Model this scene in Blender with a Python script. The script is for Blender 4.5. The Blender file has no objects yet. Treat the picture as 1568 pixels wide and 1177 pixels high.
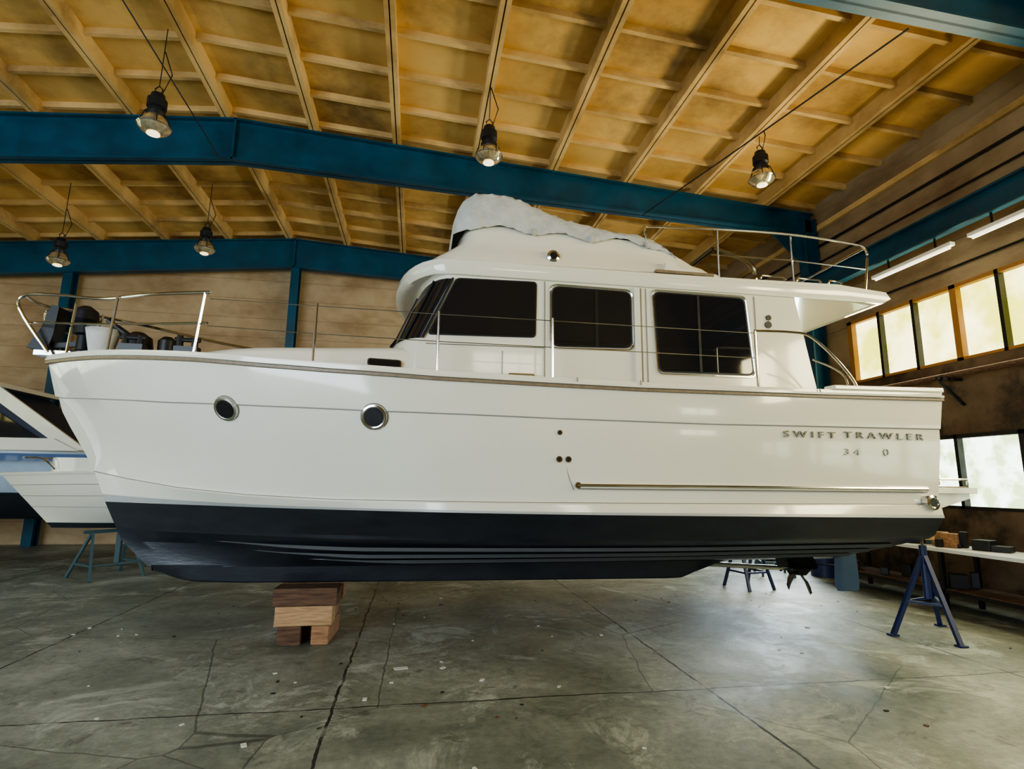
import bpy, math, random, bmesh
from mathutils import Matrix, Vector
random.seed(7)
D=bpy.data; COL=bpy.context.scene.collection

# ---------------------------------------------------------------- materials
def newmat(name):
    m=D.materials.new(name); m.use_nodes=True
    return m,m.node_tree,m.node_tree.nodes['Principled BSDF']
def mat(name,col,rough=.5,metal=0,col2=None,scale=4,detail=6,bump=0,coat=0,bscale=None,lo=.35,hi=.65,stretch=(1,1,1)):
    m,nt,b=newmat(name)
    b.inputs['Base Color'].default_value=(*col,1); b.inputs['Roughness'].default_value=rough
    b.inputs['Metallic'].default_value=metal; b.inputs['Coat Weight'].default_value=coat
    b.inputs['Coat Roughness'].default_value=.04
    tc=nt.nodes.new('ShaderNodeTexCoord'); mp=nt.nodes.new('ShaderNodeMapping'); mp.inputs['Scale'].default_value=stretch
    nt.links.new(tc.outputs['Object'],mp.inputs[0])
    n=nt.nodes.new('ShaderNodeTexNoise'); n.inputs['Scale'].default_value=scale; n.inputs['Detail'].default_value=detail; n.inputs['Roughness'].default_value=.6
    nt.links.new(mp.outputs[0],n.inputs['Vector'])
    r=nt.nodes.new('ShaderNodeValToRGB'); r.color_ramp.elements[0].position=lo; r.color_ramp.elements[1].position=hi
    c2=col2 if col2 else tuple(c*.93 for c in col)
    r.color_ramp.elements[0].color=(*c2,1); r.color_ramp.elements[1].color=(*col,1)
    nt.links.new(n.outputs[0],r.inputs[0]); nt.links.new(r.outputs[0],b.inputs['Base Color'])
    if bump:
        n2=nt.nodes.new('ShaderNodeTexNoise'); n2.inputs['Scale'].default_value=bscale or scale*4; n2.inputs['Detail'].default_value=4
        nt.links.new(mp.outputs[0],n2.inputs['Vector'])
        bp=nt.nodes.new('ShaderNodeBump'); bp.inputs['Strength'].default_value=bump; bp.inputs['Distance'].default_value=.02
        nt.links.new(n2.outputs[0],bp.inputs['Height']); nt.links.new(bp.outputs[0],b.inputs['Normal'])
    return m
def stain(m,scale,dark,lo=.52,hi=.66,amt=.6,stretch=(1,1,1)):
    """overlay soot / damp stains on an existing material"""
    nt=m.node_tree; N=nt.nodes; L=nt.links; b=N['Principled BSDF']
    tc=N.new('ShaderNodeTexCoord'); mp=N.new('ShaderNodeMapping'); mp.inputs['Scale'].default_value=stretch; L.new(tc.outputs['Object'],mp.inputs[0])
    n=N.new('ShaderNodeTexNoise'); n.inputs['Scale'].default_value=scale; n.inputs['Detail'].default_value=10; n.inputs['Roughness'].default_value=.65; L.new(mp.outputs[0],n.inputs['Vector'])
    r=N.new('ShaderNodeMapRange'); r.inputs[1].default_value=lo; r.inputs[2].default_value=hi; r.inputs[4].default_value=amt; L.new(n.outputs[0],r.inputs[0])
    mx=N.new('ShaderNodeMix'); mx.data_type='RGBA'; mx.inputs[7].default_value=(*dark,1)
    src=b.inputs['Base Color'].links[0].from_socket
    L.new(r.outputs[0],mx.inputs[0]); L.new(src,mx.inputs[6]); L.new(mx.outputs[2],b.inputs['Base Color']); return m
def emis(name,col,st,col2=None,scale=1.5):
    m,nt,b=newmat(name)
    b.inputs['Base Color'].default_value=(*col,1); b.inputs['Emission Strength'].default_value=st
    tc=nt.nodes.new('ShaderNodeTexCoord'); n=nt.nodes.new('ShaderNodeTexNoise'); n.inputs['Scale'].default_value=scale; n.inputs['Detail'].default_value=8
    nt.links.new(tc.outputs['Object'],n.inputs['Vector'])
    r=nt.nodes.new('ShaderNodeValToRGB'); r.color_ramp.elements[0].position=.42; r.color_ramp.elements[1].position=.58
    r.color_ramp.elements[0].color=(*(col2 or col),1); r.color_ramp.elements[1].color=(*col,1)
    nt.links.new(n.outputs[0],r.inputs[0]); nt.links.new(r.outputs[0],b.inputs['Emission Color'])
    return m
GEL=mat('gelcoat_white',(.80,.775,.665),.12,coat=.5,scale=1.2,col2=(.78,.755,.645))
GEL2=mat('gelcoat_deck',(.80,.78,.68),.3,scale=2)
SEAM_SHADE=mat('seam_and_shadow_grey',(.27,.26,.23),.4)
STRIPE=mat('boot_stripe_grey',(.42,.43,.42),.3)
ANTI=mat('antifouling_navy',(.017,.020,.028),.30,col2=(.026,.030,.038),scale=2.5,bump=.12,stretch=(1,1,3))
STRK=mat('antifouling_strake',(.085,.09,.095),.4)
GLASS=mat('tinted_glass',(.012,.013,.016),.04,coat=.5)
GASK=mat('black_gasket',(.01,.01,.012),.4)
CHR=mat('stainless',(.66,.65,.61),.16,metal=1)
CHRD=mat('stainless_dark',(.36,.34,.29),.2,metal=1)
TEAK=mat('rub_strake_brown',(.26,.20,.13),.4,col2=(.19,.14,.09),scale=20)
CANV=mat('canvas_grey',(.60,.60,.56),.85,col2=(.47,.48,.45),scale=5,bump=.8,bscale=11)
STEEL=mat('teal_paint',(.002,.07,.13),.42,col2=(.001,.040,.075),scale=1.5,bump=.05)
BLUE=mat('trestle_blue',(.012,.025,.13),.45,col2=(.02,.03,.07),scale=12)
BLUE2=mat('trestle_slate',(.05,.10,.12),.5,scale=12)
WOOD=mat('timber',(.42,.23,.11),.75,col2=(.22,.11,.055),scale=5,bump=.4,stretch=(1,4,9))
WOODD=mat('timber_dark',(.16,.085,.045),.8,col2=(.06,.03,.02),scale=4,bump=.4,stretch=(1,4,9))
WOODL=mat('timber_light',(.50,.32,.17),.7,col2=(.34,.19,.09),scale=5,bump=.3,stretch=(1,4,9))
DARK=mat('dark_metal',(.02,.02,.022),.45,metal=.3)
PROP=mat('prop_bronze',(.022,.020,.018),.4,metal=.5)
RUD=mat('rudder_blue',(.06,.10,.16),.4)
CEIL=stain(mat('ceiling_concrete',(.68,.43,.145),.8,col2=(.42,.235,.06),scale=.5,detail=10,lo=.34,hi=.62,bump=.15,bscale=5),.28,(.11,.055,.018),.50,.66,.8)
RIB=stain(mat('ceiling_rib',(.66,.45,.20),.8,col2=(.38,.23,.08),scale=.8,detail=8,lo=.3,hi=.6),.35,(.13,.07,.025),.52,.68,.7)
PAINTW=mat('white_paint',(.8,.8,.78),.45)
BROWN=mat('window_frame_brown',(.36,.17,.05),.6,scale=8)
GLOBE=mat('lamp_glass',(.85,.78,.58),.10,metal=.75,coat=1,col2=(.5,.42,.25),scale=9)
PAPER=mat('scrap_white',(.6,.6,.58),.7)
PANE=emis('frosted_pane',(1.0,.95,.50),2.6,(.62,.60,.07),scale=1.3)
PANE2=emis('clear_pane',(.9,1.0,.88),3.2,(.36,.50,.24),scale=3)
TUBEL=emis('tube_white',(1,.95,.85),1.0)
BULB=emis('bulb_warm',(1,.85,.55),1.4)

def floor_mat():
    m,nt,b=newmat('concrete_floor'); N=nt.nodes; L=nt.links
    tc=N.new('ShaderNodeTexCoord')
    def noise(s,d=8,r=.6,dist=0):
        n=N.new('ShaderNodeTexNoise'); n.inputs['Scale'].default_value=s; n.inputs['Detail'].default_value=d; n.inputs['Roughness'].default_value=r; n.inputs['Distortion'].default_value=dist
        L.new(tc.outputs['Object'],n.inputs['Vector']); return n
    n1=noise(.5,12,.68,.4); r=N.new('ShaderNodeValToRGB'); e=r.color_ramp.elements
    e[0].position=.34; e[0].color=(.085,.102,.090,1); e[1].position=.66; e[1].color=(.34,.365,.33,1)
    k=r.color_ramp.elements.new(.5); k.color=(.19,.21,.18,1)
    L.new(n1.outputs[0],r.inputs[0])
    n2=noise(11,10,.8); mx=N.new('ShaderNodeMix'); mx.data_type='RGBA'; mx.blend_type='OVERLAY'; mx.inputs[0].default_value=.85
    L.new(r.outputs[0],mx.inputs[6]); L.new(n2.outputs[0],mx.inputs[7])
    n3=noise(1.1,14,.76,.8); r3=N.new('ShaderNodeValToRGB'); r3.color_ramp.elements[0].position=.53; r3.color_ramp.elements[1].position=.62
    L.new(n3.outputs[0],r3.inputs[0])
    mx3=N.new('ShaderNodeMix'); mx3.data_type='RGBA'; mx3.inputs[7].default_value=(.50,.54,.50,1)
    mul=N.new('ShaderNodeMath'); mul.operation='MULTIPLY'; mul.inputs[1].default_value=.62; L.new(r3.outputs[0],mul.inputs[0])
    L.new(mul.outputs[0],mx3.inputs[0]); L.new(mx.outputs[2],mx3.inputs[6])
    n5=noise(2.6,10,.7,1.0); r5=N.new('ShaderNodeMapRange'); r5.inputs[1].default_value=.58; r5.inputs[2].default_value=.66; r5.inputs[4].default_value=.6; L.new(n5.outputs[0],r5.inputs[0])
    mx5=N.new('ShaderNodeMix'); mx5.data_type='RGBA'; mx5.inputs[7].default_value=(.06,.062,.055,1); L.new(r5.outputs[0],mx5.inputs[0]); L.new(mx3.outputs[2],mx5.inputs[6])
    sep=N.new('ShaderNodeSeparateXYZ'); 
    nd=noise(2.2,6); add=N.new('ShaderNodeVectorMath'); add.operation='MULTIPLY_ADD'; add.inputs[1].default_value=(.09,.09,0)
    L.new(nd.outputs[1],add.inputs[0]); L.new(tc.outputs['Object'],add.inputs[2]); L.new(add.outputs[0],sep.inputs[0])
    def joint(out,off,per,w):
        a=N.new('ShaderNodeMath'); a.operation='ADD'; a.inputs[1].default_value=off+100*per; L.new(out,a.inputs[0])
        md=N.new('ShaderNodeMath'); md.operation='MODULO'; md.inputs[1].default_value=per; L.new(a.outputs[0],md.inputs[0])
        c=N.new('ShaderNodeMath'); c.operation='SUBTRACT'; c.inputs[1].default_value=per/2; L.new(md.outputs[0],c.inputs[0])
        ab=N.new('ShaderNodeMath'); ab.operation='ABSOLUTE'; L.new(c.outputs[0],ab.inputs[0])
        lt=N.new('ShaderNodeMath'); lt.operation='LESS_THAN'; lt.inputs[1].default_value=w; L.new(ab.outputs[0],lt.inputs[0]); return lt
    j1=joint(sep.outputs[0],.6+1.68-.045,3.36,.013); j2=joint(sep.outputs[1],-5.2+2.5-.045,5.0,.010)
    mxx=N.new('ShaderNodeMath'); mxx.operation='MAXIMUM'; L.new(j1.outputs[0],mxx.inputs[0]); L.new(j2.outputs[0],mxx.inputs[1])
    n4=noise(3.5,5); r4=N.new('ShaderNodeMapRange'); r4.inputs[1].default_value=.3; r4.inputs[2].default_value=.5; L.new(n4.outputs[0],r4.inputs[0])
    sc=N.new('ShaderNodeMath'); sc.operation='MULTIPLY'; L.new(r4.outputs[0],sc.inputs[1]); L.new(mxx.outputs[0],sc.inputs[0])
    # hairline cracks
    vo=N.new('ShaderNodeTexVoronoi'); vo.feature='DISTANCE_TO_EDGE'; vo.inputs['Scale'].default_value=.33; L.new(add.outputs[0],vo.inputs['Vector'])
    cl=N.new('ShaderNodeMath'); cl.operation='LESS_THAN'; cl.inputs[1].default_value=.0022; L.new(vo.outputs['Distance'],cl.inputs[0])
    c2=N.new('ShaderNodeMath'); c2.operation='MULTIPLY'; c2.inputs[1].default_value=.55; L.new(cl.outputs[0],c2.inputs[0])
    c3=N.new('ShaderNodeMath'); c3.operation='MAXIMUM'; L.new(c2.outputs[0],c3.inputs[0]); L.new(sc.outputs[0],c3.inputs[1])
    mj=N.new('ShaderNodeMix'); mj.data_type='RGBA'; mj.inputs[7].default_value=(.02,.02,.018,1)
    L.new(c3.outputs[0],mj.inputs[0]); L.new(mx5.outputs[2],mj.inputs[6]); L.new(mj.outputs[2],b.inputs['Base Color'])
    mr=N.new('ShaderNodeMapRange'); mr.inputs[1].default_value=.35; mr.inputs[2].default_value=.65; mr.inputs[3].default_value=.30; mr.inputs[4].default_value=.6
    L.new(n3.outputs[0],mr.inputs[0]); L.new(mr.outputs[0],b.inputs['Roughness'])
    bp=N.new('ShaderNodeBump'); bp.inputs['Strength'].default_value=.35; bp.inputs['Distance'].default_value=.02; L.new(n2.outputs[0],bp.inputs['Height']); L.new(bp.outputs[0],b.inputs['Normal'])
    return m
def panel_mat(name,col,col2,per,axis=2,gw=.03):
    m=mat(name,col,.75,col2=col2,scale=.7,detail=10,lo=.3,hi=.62,bump=.15,bscale=6)
    nt=m.node_tree; N=nt.nodes; L=nt.links; b=N['Principled BSDF']
    tc=N.new('ShaderNodeTexCoord'); sep=N.new('ShaderNodeSeparateXYZ'); L.new(tc.outputs['Object'],sep.inputs[0])
    md=N.new('ShaderNodeMath'); md.operation='PINGPONG'; md.inputs[1].default_value=per/2; L.new(sep.outputs[axis],md.inputs[0])
    lt=N.new('ShaderNodeMath'); lt.operation='LESS_THAN'; lt.inputs[1].default_value=gw; L.new(md.outputs[0],lt.inputs[0])
    s=N.new('ShaderNodeMath'); s.operation='MULTIPLY'; s.inputs[1].default_value=.4; L.new(lt.outputs[0],s.inputs[0])
    mx=N.new('ShaderNodeMix'); mx.data_type='RGBA'; mx.inputs[7].default_value=(col2[0]*.4,col2[1]*.4,col2[2]*.4,1)
    src=b.inputs['Base Color'].links[0].from_socket
    L.new(s.outputs[0],mx.inputs[0]); L.new(src,mx.inputs[6]); L.new(mx.outputs[2],b.inputs['Base Color'])
    return m
FLOOR=floor_mat()
WALLB=stain(panel_mat('wall_panels_tan',(.48,.35,.21),(.34,.22,.11),.62,gw=.012),.5,(.20,.11,.045),.48,.68,.6,(1,1,2.5))
WALLR=stain(panel_mat('wall_panels_right',(.38,.28,.17),(.21,.135,.07),.9,gw=.015),.6,(.10,.06,.03),.48,.68,.7,(1,.4,1.6))
WALLLOW=stain(mat('wall_lower_brown',(.17,.115,.07),.8,col2=(.08,.05,.03),scale=1.2,detail=10,bump=.2),1.1,(.02,.015,.01),.5,.6,.8)
DADO=stain(mat('wall_front_plaster',(.30,.215,.10),.85,col2=(.22,.15,.07),scale=1),.5,(.13,.085,.04),.5,.7,.6)

# ---------------------------------------------------------------- mesh builder
class MB:
    def __init__(s): s.v=[]; s.f=[]; s.m=[]; s.mats=[]
    def mi(s,m):
        if m not in s.mats: s.mats.append(m)
        return s.mats.index(m)
    def add(s,vs,fs,m):
        o=len(s.v); s.v+= [tuple(p) for p in vs]; k=s.mi(m)
        for f in fs: s.f.append(tuple(i+o for i in f)); s.m.append(k)
    def box(s,a,b,m,R=None):
        (x0,y0,z0),(x1,y1,z1)=a,b
        vs=[Vector(p) for p in [(x0,y0,z0),(x1,y0,z0),(x1,y1,z0),(x0,y1,z0),(x0,y0,z1),(x1,y0,z1),(x1,y1,z1),(x0,y1,z1)]]
        if R is not None:
            c=sum(vs,Vector())/8; vs=[c+R@(p-c) for p in vs]
        s.add(vs,[(3,2,1,0),(4,5,6,7),(0,1,5,4),(1,2,6,5),(2,3,7,6),(3,0,4,7)],m)
    def tube(s,pts,r,m,n=8,closed=False):
        pts=[Vector(p) for p in pts]; L=len(pts); rs=r if isinstance(r,(list,tuple)) else [r]*L
        vs=[]; up=Vector((0,0,1))
        for i,p in enumerate(pts):
            a=pts[i-1] if (i>0 or closed) else p; b=pts[(i+1)%L] if (i<L-1 or closed) else p
            t=(b-a).normalized() if (b-a).length>1e-6 else Vector((1,0,0))
            u=t.cross(up)
            if u.length<.05: u=t.cross(Vector((1,0,0)))
            u.normalize(); w=t.cross(u)
            for k in range(n):
                an=2*math.pi*k/n; vs.append(p+(u*math.cos(an)+w*math.sin(an))*rs[i])
        fs=[]
        for i in range(L if closed else L-1):
            for k in range(n):
                j=(i+1)%L; fs.append((i*n+k,i*n+(k+1)%n,j*n+(k+1)%n,j*n+k))
        if not closed: fs.append(tuple(range(n))[::-1]); fs.append(tuple((L-1)*n+k for k in range(n)))
        s.add(vs,fs,m)
    def beam(s,p,q,w,h,m):
        p=Vector(p); q=Vector(q); t=(q-p).normalized(); u=t.cross(Vector((0,0,1)))
        if u.length<.05: u=Vector((1,0,0))
        u.normalize(); n=u.cross(t)
        vs=[c+u*a*w/2+n*b*h/2 for c in (p,q) for a,b in ((-1,-1),(1,-1),(1,1),(-1,1))]
        s.add(vs,[(3,2,1,0),(4,5,6,7),(0,1,5,4),(1,2,6,5),(2,3,7,6),(3,0,4,7)],m)
    def rings(s,R,m,closed=True,cap0=False,cap1=False,mf=None):
        n=len(R[0]); vs=[p for r in R for p in r]; o=len(s.v); s.v+=[tuple(p) for p in vs]
        for i in range(len(R)-1):
            for k in range(n if closed else n-1):
                j=(k+1)%n; mm=mf(i,k) if mf else m
                s.f.append((o+i*n+k,o+i*n+j,o+(i+1)*n+j,o+(i+1)*n+k)); s.m.append(s.mi(mm))
        if cap0: s.f.append(tuple(o+k for k in range(n))[::-1]); s.m.append(s.mi(m))
        if cap1: s.f.append(tuple(o+(len(R)-1)*n+k for k in range(n))); s.m.append(s.mi(m))
    def prism(s,poly,y0,y1,m):
        n=len(poly)
        s.add([(x,y0,z) for x,z in poly]+[(x,y1,z) for x,z in poly],
          [tuple(range(n)),tuple(range(n,2*n))[::-1]]+[(i,n+i,n+(i+1)%n,(i+1)%n) for i in range(n)],m)
    def lathe(s,prof,c,axis,m,n=24):
        c=Vector(c); R=[]
        for a,r in prof:
            ring=[]
            for k in range(n):
                an=2*math.pi*k/n; q=(r*math.cos(an),r*math.sin(an))
                p={'z':(q[0],q[1],a),'y':(q[0],a,q[1]),'x':(a,q[0],q[1])}[axis]; ring.append(c+Vector(p))
            R.append(ring)
        s.rings(R,m,cap0=True,cap1=True)
    def obj(s,name,parent=None,smooth=True,bevel=0,ang=32):
        me=D.meshes.new(name); me.from_pydata(s.v,[],s.f); 
        for m in s.mats: me.materials.append(m)
        for p,k in zip(me.polygons,s.m): p.material_index=k; p.use_smooth=smooth
        me.validate(); me.update()
        bm=bmesh.new(); bm.from_mesh(me); bmesh.ops.recalc_face_normals(bm,faces=bm.faces); bm.to_mesh(me); bm.free()
        if smooth: me.set_sharp_from_angle(angle=math.radians(ang))
        o=D.objects.new(name,me); COL.objects.link(o)
        if parent: o.parent=parent
        if bevel:
            b=o.modifiers.new('bevel','BEVEL'); b.width=bevel; b.segments=2; b.limit_method='ANGLE'; b.angle_limit=math.radians(40)
        return o
def empty(name,loc=(0,0,0)):
    e=D.objects.new(name,None); e.location=loc; COL.objects.link(e); return e
def T(x,tab):
    if x<=tab[0][0]: return tab[0][1]
    for (a,b),(c,d) in zip(tab,tab[1:]):
        if x<=c: return b+(d-b)*(x-a)/(c-a)
    return tab[-1][1]
def smoothpts(pts,n=6):
    P=[Vector(p) for p in pts]; out=[]
    for i in range(len(P)-1):
        p0=P[max(i-1,0)];p1=P[i];p2=P[i+1];p3=P[min(i+2,len(P)-1)]
        for k in range(n):
            t=k/n; out.append(.5*((2*p1)+(p2-p0)*t+(2*p0-5*p1+4*p2-p3)*t*t+(3*p1-p0-3*p2+p3)*t**3))
    out.append(P[-1]); return out
def roundpoly(pts,r,n=5):
    out=[]; L=len(pts)
    for i in range(L):
        p=Vector(pts[i]);a=Vector(pts[i-1]);b=Vector(pts[(i+1)%L])
        d1=(a-p).normalized();d2=(b-p).normalized(); s=p+d1*r; e=p+d2*r
        for k in range(n+1):
            t=k/n; q=(1-t)**2*s+2*t*(1-t)*p+t*t*e; out.append((q.x,q.y))
    return out
def inset(pts,d):
    c=sum((Vector(p) for p in pts),Vector((0,0)))/len(pts); out=[]
    L=len(pts)
    for i in range(L):
        p=Vector(pts[i]);a=Vector(pts[i-1]);b=Vector(pts[(i+1)%L])
        e1=(p-a).normalized();e2=(b-p).normalized(); n1=Vector((-e1.y,e1.x));n2=Vector((-e2.y,e2.x))
        if n1.dot(c-p)<0:n1=-n1
        if n2.dot(c-p)<0:n2=-n2
        q=(n1+n2); q=q/(q.dot(n1)); out.append(tuple(p+q*d))
    return out

# ================================================================ HALL
XL,XR,YF,YB=-17.2,9.5,-5.0,17.9
def roofz(x):
    return 9.28-.063*(x+4) if x>-4 else 9.28-.10*(-4-x)
b=MB(); b.box((XL-.2,YF-2,-.2),(XR+.2,YB+.2,0),FLOOR); b.obj('floor',smooth=False)
b=MB()
def slab(x0,x1,y0,y1,d0,d1,m):
    z00=roofz(x0);z11=roofz(x1)
    b.add([(x0,y0,z00+d0),(x1,y0,z11+d0),(x1,y1,z11+d0),(x0,y1,z00+d0),(x0,y0,z00+d1),(x1,y0,z11+d1),(x1,y1,z11+d1),(x0,y1,z00+d1)],
      [(3,2,1,0),(4,5,6,7),(0,1,5,4),(1,2,6,5),(2,3,7,6),(3,0,4,7)],m)
slab(XL-.2,-4,YF,YB+.2,.30,.5,CEIL); slab(-4,XR+.2,YF,YB+.2,.30,.5,CEIL)
xr=[-.7+1.75*i for i in range(-10,7)]
for x in xr:
    if x>XL+.1 and x<XR: slab(x-.085,x-.012,YF,YB,.0,.3,RIB); slab(x+.012,x+.085,YF,YB,.0,.3,RIB); slab(x-.02,x+.02,YF,YB,.04,.3,WOODD)
y=YF+.4
while y<YB:
    slab(XL,-4,y-.04,y+.04,.18,.3,RIB); slab(-4,XR,y-.04,y+.04,.18,.3,RIB); y+=1.0
b.obj('ceiling',smooth=False)
def rafter(y,name):
    m=MB(); w=.13
    def bot(x):
        return T(x,[(-17,7.0),(-8.2,7.9),(-4,8.34),(1.2,8.14),(9.35,7.88)])
    xs=[-17,-12,-8.2,-4,1.2,5,9.35]
    for x0,x1 in zip(xs,xs[1:]):
        for (ya,yb,da) in ((y-.02,y+.02,None),(y-w,y+w,'t'),(y-w,y+w,'b')):
            if da is None: z=[(bot(x0),roofz(x0)-.005),(bot(x1),roofz(x1)-.005)]
            elif da=='t': z=[(roofz(x0)-.04,roofz(x0)-.004),(roofz(x1)-.04,roofz(x1)-.004)]
            else: z=[(bot(x0),bot(x0)+.04),(bot(x1),bot(x1)+.04)]
            m.add([(x0,ya,z[0][0]),(x1,ya,z[1][0]),(x1,yb,z[1][0]),(x0,yb,z[0][0]),(x0,ya,z[0][1]),(x1,ya,z[1][1]),(x1,yb,z[1][1]),(x0,yb,z[0][1])],
              [(3,2,1,0),(4,5,6,7),(0,1,5,4),(1,2,6,5),(2,3,7,6),(3,0,4,7)],STEEL)
    m.box((-4.02,y-w,bot(-4)),(-3.98,y+w,roofz(-4)-.01),STEEL)
    for (a,c) in (((9.05,y-.13,0),(9.09,y+.13,8.3)),((9.36,y-.13,0),(9.40,y+.13,8.3)),((9.07,y-.02,0),(9.38,y+.02,8.3))): m.box(a,c,STEEL)
    m.add([(9.06,y-.02,7.1),(9.06,y-.02,7.95),(8.2,y-.02,7.93),(9.06,y+.02,7.1),(9.06,y+.02,7.95),(8.2,y+.02,7.93)],[(0,1,2),(5,4,3),(0,3,4,1),(1,4,5,2),(2,5,3,0)],STEEL)
    m.obj(name,smooth=False)
for yy in (-.6,5.4,11.4,17.35): rafter(yy,'roof_rafter_frame')
for xx in (-3.95,-10.2,2.6):
    m=MB(); y=17.45
    m.box((xx-.12,y-.15,0),(xx+.12,y-.12,roofz(xx)-.9),STEEL); m.box((xx-.12,y+.15,0),(xx+.12,y+.18,roofz(xx)-.9),STEEL); m.box((xx-.02,y-.13,0),(xx+.02,y+.16,roofz(xx)-.9),STEEL)
    m.obj('steel_column',smooth=False)
b=MB(); b.box((XL-.2,YB,0),(XR+.2,YB+.2,9.6),WALLB); b.obj('wall_back',smooth=False)
# entrance wall behind the photographer: big door opening on the left, two windows on the right
b=MB()
def wallgrid(b,u0,u1,holes,zs0,zs1,emit,mt):
    us=sorted({u0,u1,*[h for z0,z1,a,c in holes for h in (a,c)]}); zs=sorted({zs0,zs1,*[h for z0,z1,a,c in holes for h in (z0,z1)]})
    for a0,a1 in zip(us,us[1:]):
        for z0,z1 in zip(zs,zs[1:]):
            if any(h[0]<=z0<h[1] and h[2]<=a0<h[3] for h in holes): continue
            emit(a0,a1,z0,z1,mt(z0))
wallgrid(b,XL-.2,XR+.2,[(0,6.6,-14.5,-4.0),(5.2,5.95,1.6,3.9),(3.3,3.95,8.0,9.3)],0,9.0,lambda a0,a1,z0,z1,m:b.box((a0,YF-.2,z0),(a1,YF,z1),m),lambda z:DADO)
b.obj('wall_front',smooth=False)
def wall_side(x0,x1,name,holes):
    b=MB(); wallgrid(b,YF,YB,holes,0,9.0,lambda a0,a1,z0,z1,m:b.box((x0,a0,z0),(x1,a1,z1),m),lambda z:WALLLOW if z<4.0 else WALLR)
    b.obj(name,smooth=False)
wall_side(XR,XR+.25,'wall_right',[(4.1,5.5,-3.2,10.7),(1.5,2.8,-3.2,10.7),(1.2,3.0,12.0,16.6)])
wall_side(XL-.25,XL,'wall_left',[(4.1,5.5,-3.2,16.5),(1.5,2.8,-3.2,16.5)])
def window(name,xa,y0,y1,z0,z1,pane,step,side=1,fr=BROWN):
    b=MB(); xp=xa+.1*side; 
    b.box((min(xp,xp+.02*side),y0,z0),(max(xp,xp+.02*side),y1,z1),pane)
    x0,x1=sorted((xa-.02*side,xa+.14*side))
    b.box((x0,y0,z0),(x1,y1,z0+.05),fr); b.box((x0,y0,z1-.07),(x1,y1,z1),fr)
    y=y1-.03; i=0
    while y>y0:
        w=.09 if i%3==0 else .035
        b.box((x0,y-w,z0),(x1,y+.03,z1),fr if i%3==0 else DARK); y-=step; i+=1
    b.obj(name,smooth=False)
window('window_1',XR,-3.2,10.7,4.1,5.5,PANE,.82)
window('window_2',XR,-3.2,10.7,1.5,2.8,PANE2,1.1,fr=DARK)
window('window_3',XL,-3.2,16.5,4.1,5.5,PANE,.82,-1)
window('window_4',XL,-3.2,16.5,1.5,2.8,PANE2,1.1,-1,fr=DARK)
window('window_5',XR,12.0,16.6,1.2,3.0,PANE2,1.1,fr=DARK)
PANE3=emis('front_pane',(1.0,.95,.75),7.0)
for nm,x0,x1,z0,z1,nn in (('window_6',1.6,3.9,5.2,5.95,3),('window_7',8.0,9.3,3.3,3.95,2)):
    b=MB(); b.box((x0,YF-.14,z0),(x1,YF-.12,z1),PANE3)
    for i in range(nn+1):
        xx=x0+(x1-x0-.05)*i/nn; b.box((xx,YF-.12,z0),(xx+.05,YF-.02,z1),BROWN)
    b.box((x0,YF-.12,z0),(x1,YF-.02,z0+.05),BROWN); b.box((x0,YF-.12,z1-.05),(x1,YF-.02,z1),BROWN); b.obj(nm,smooth=False)
b=MB()
b.box((8.85,YF,6.62),(9.04,YB,6.66),STEEL); b.box((8.93,YF,6.28),(8.97,YB,6.64),STEEL); b.box((8.85,YF,6.24),(9.04,YB,6.28),STEEL)
b.obj('crane_rail',smooth=False)
b=MB(); b.box((9.42,YF,8.0),(9.5,YB,8.12),RIB); b.box((9.45,YF,8.12),(9.5,YB,8.35),WALLR); b.obj('trim_1',smooth=False)
b=MB(); b.tube([(9.45,YF,7.6),(9.45,YB,7.6)],.03,GASK); b.tube([(9.45,YF,7.2),(9.45,YB,7.2)],.02,GASK); b.tube([(9.45,YF,5.8),(9.45,YB,5.8)],.02,GASK); b.obj('wall_conduit')
b=MB()
for y0 in (1.2,3.3,5.6,7.6): b.box((8.9,y0,5.98),(9.0,y0+1.7,6.04),PAINTW); b.tube([(8.95,y0+.05,5.95),(8.95,y0+1.65,5.95)],.02,TUBEL); b.box((8.94,y0+.3,6.03),(8.96,y0+.33,6.235),DARK);b.box((8.94,y0+1.3,6.03),(8.96,y0+1.33,6.235),DARK)
b.obj('fluorescent_tube_row')

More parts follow.
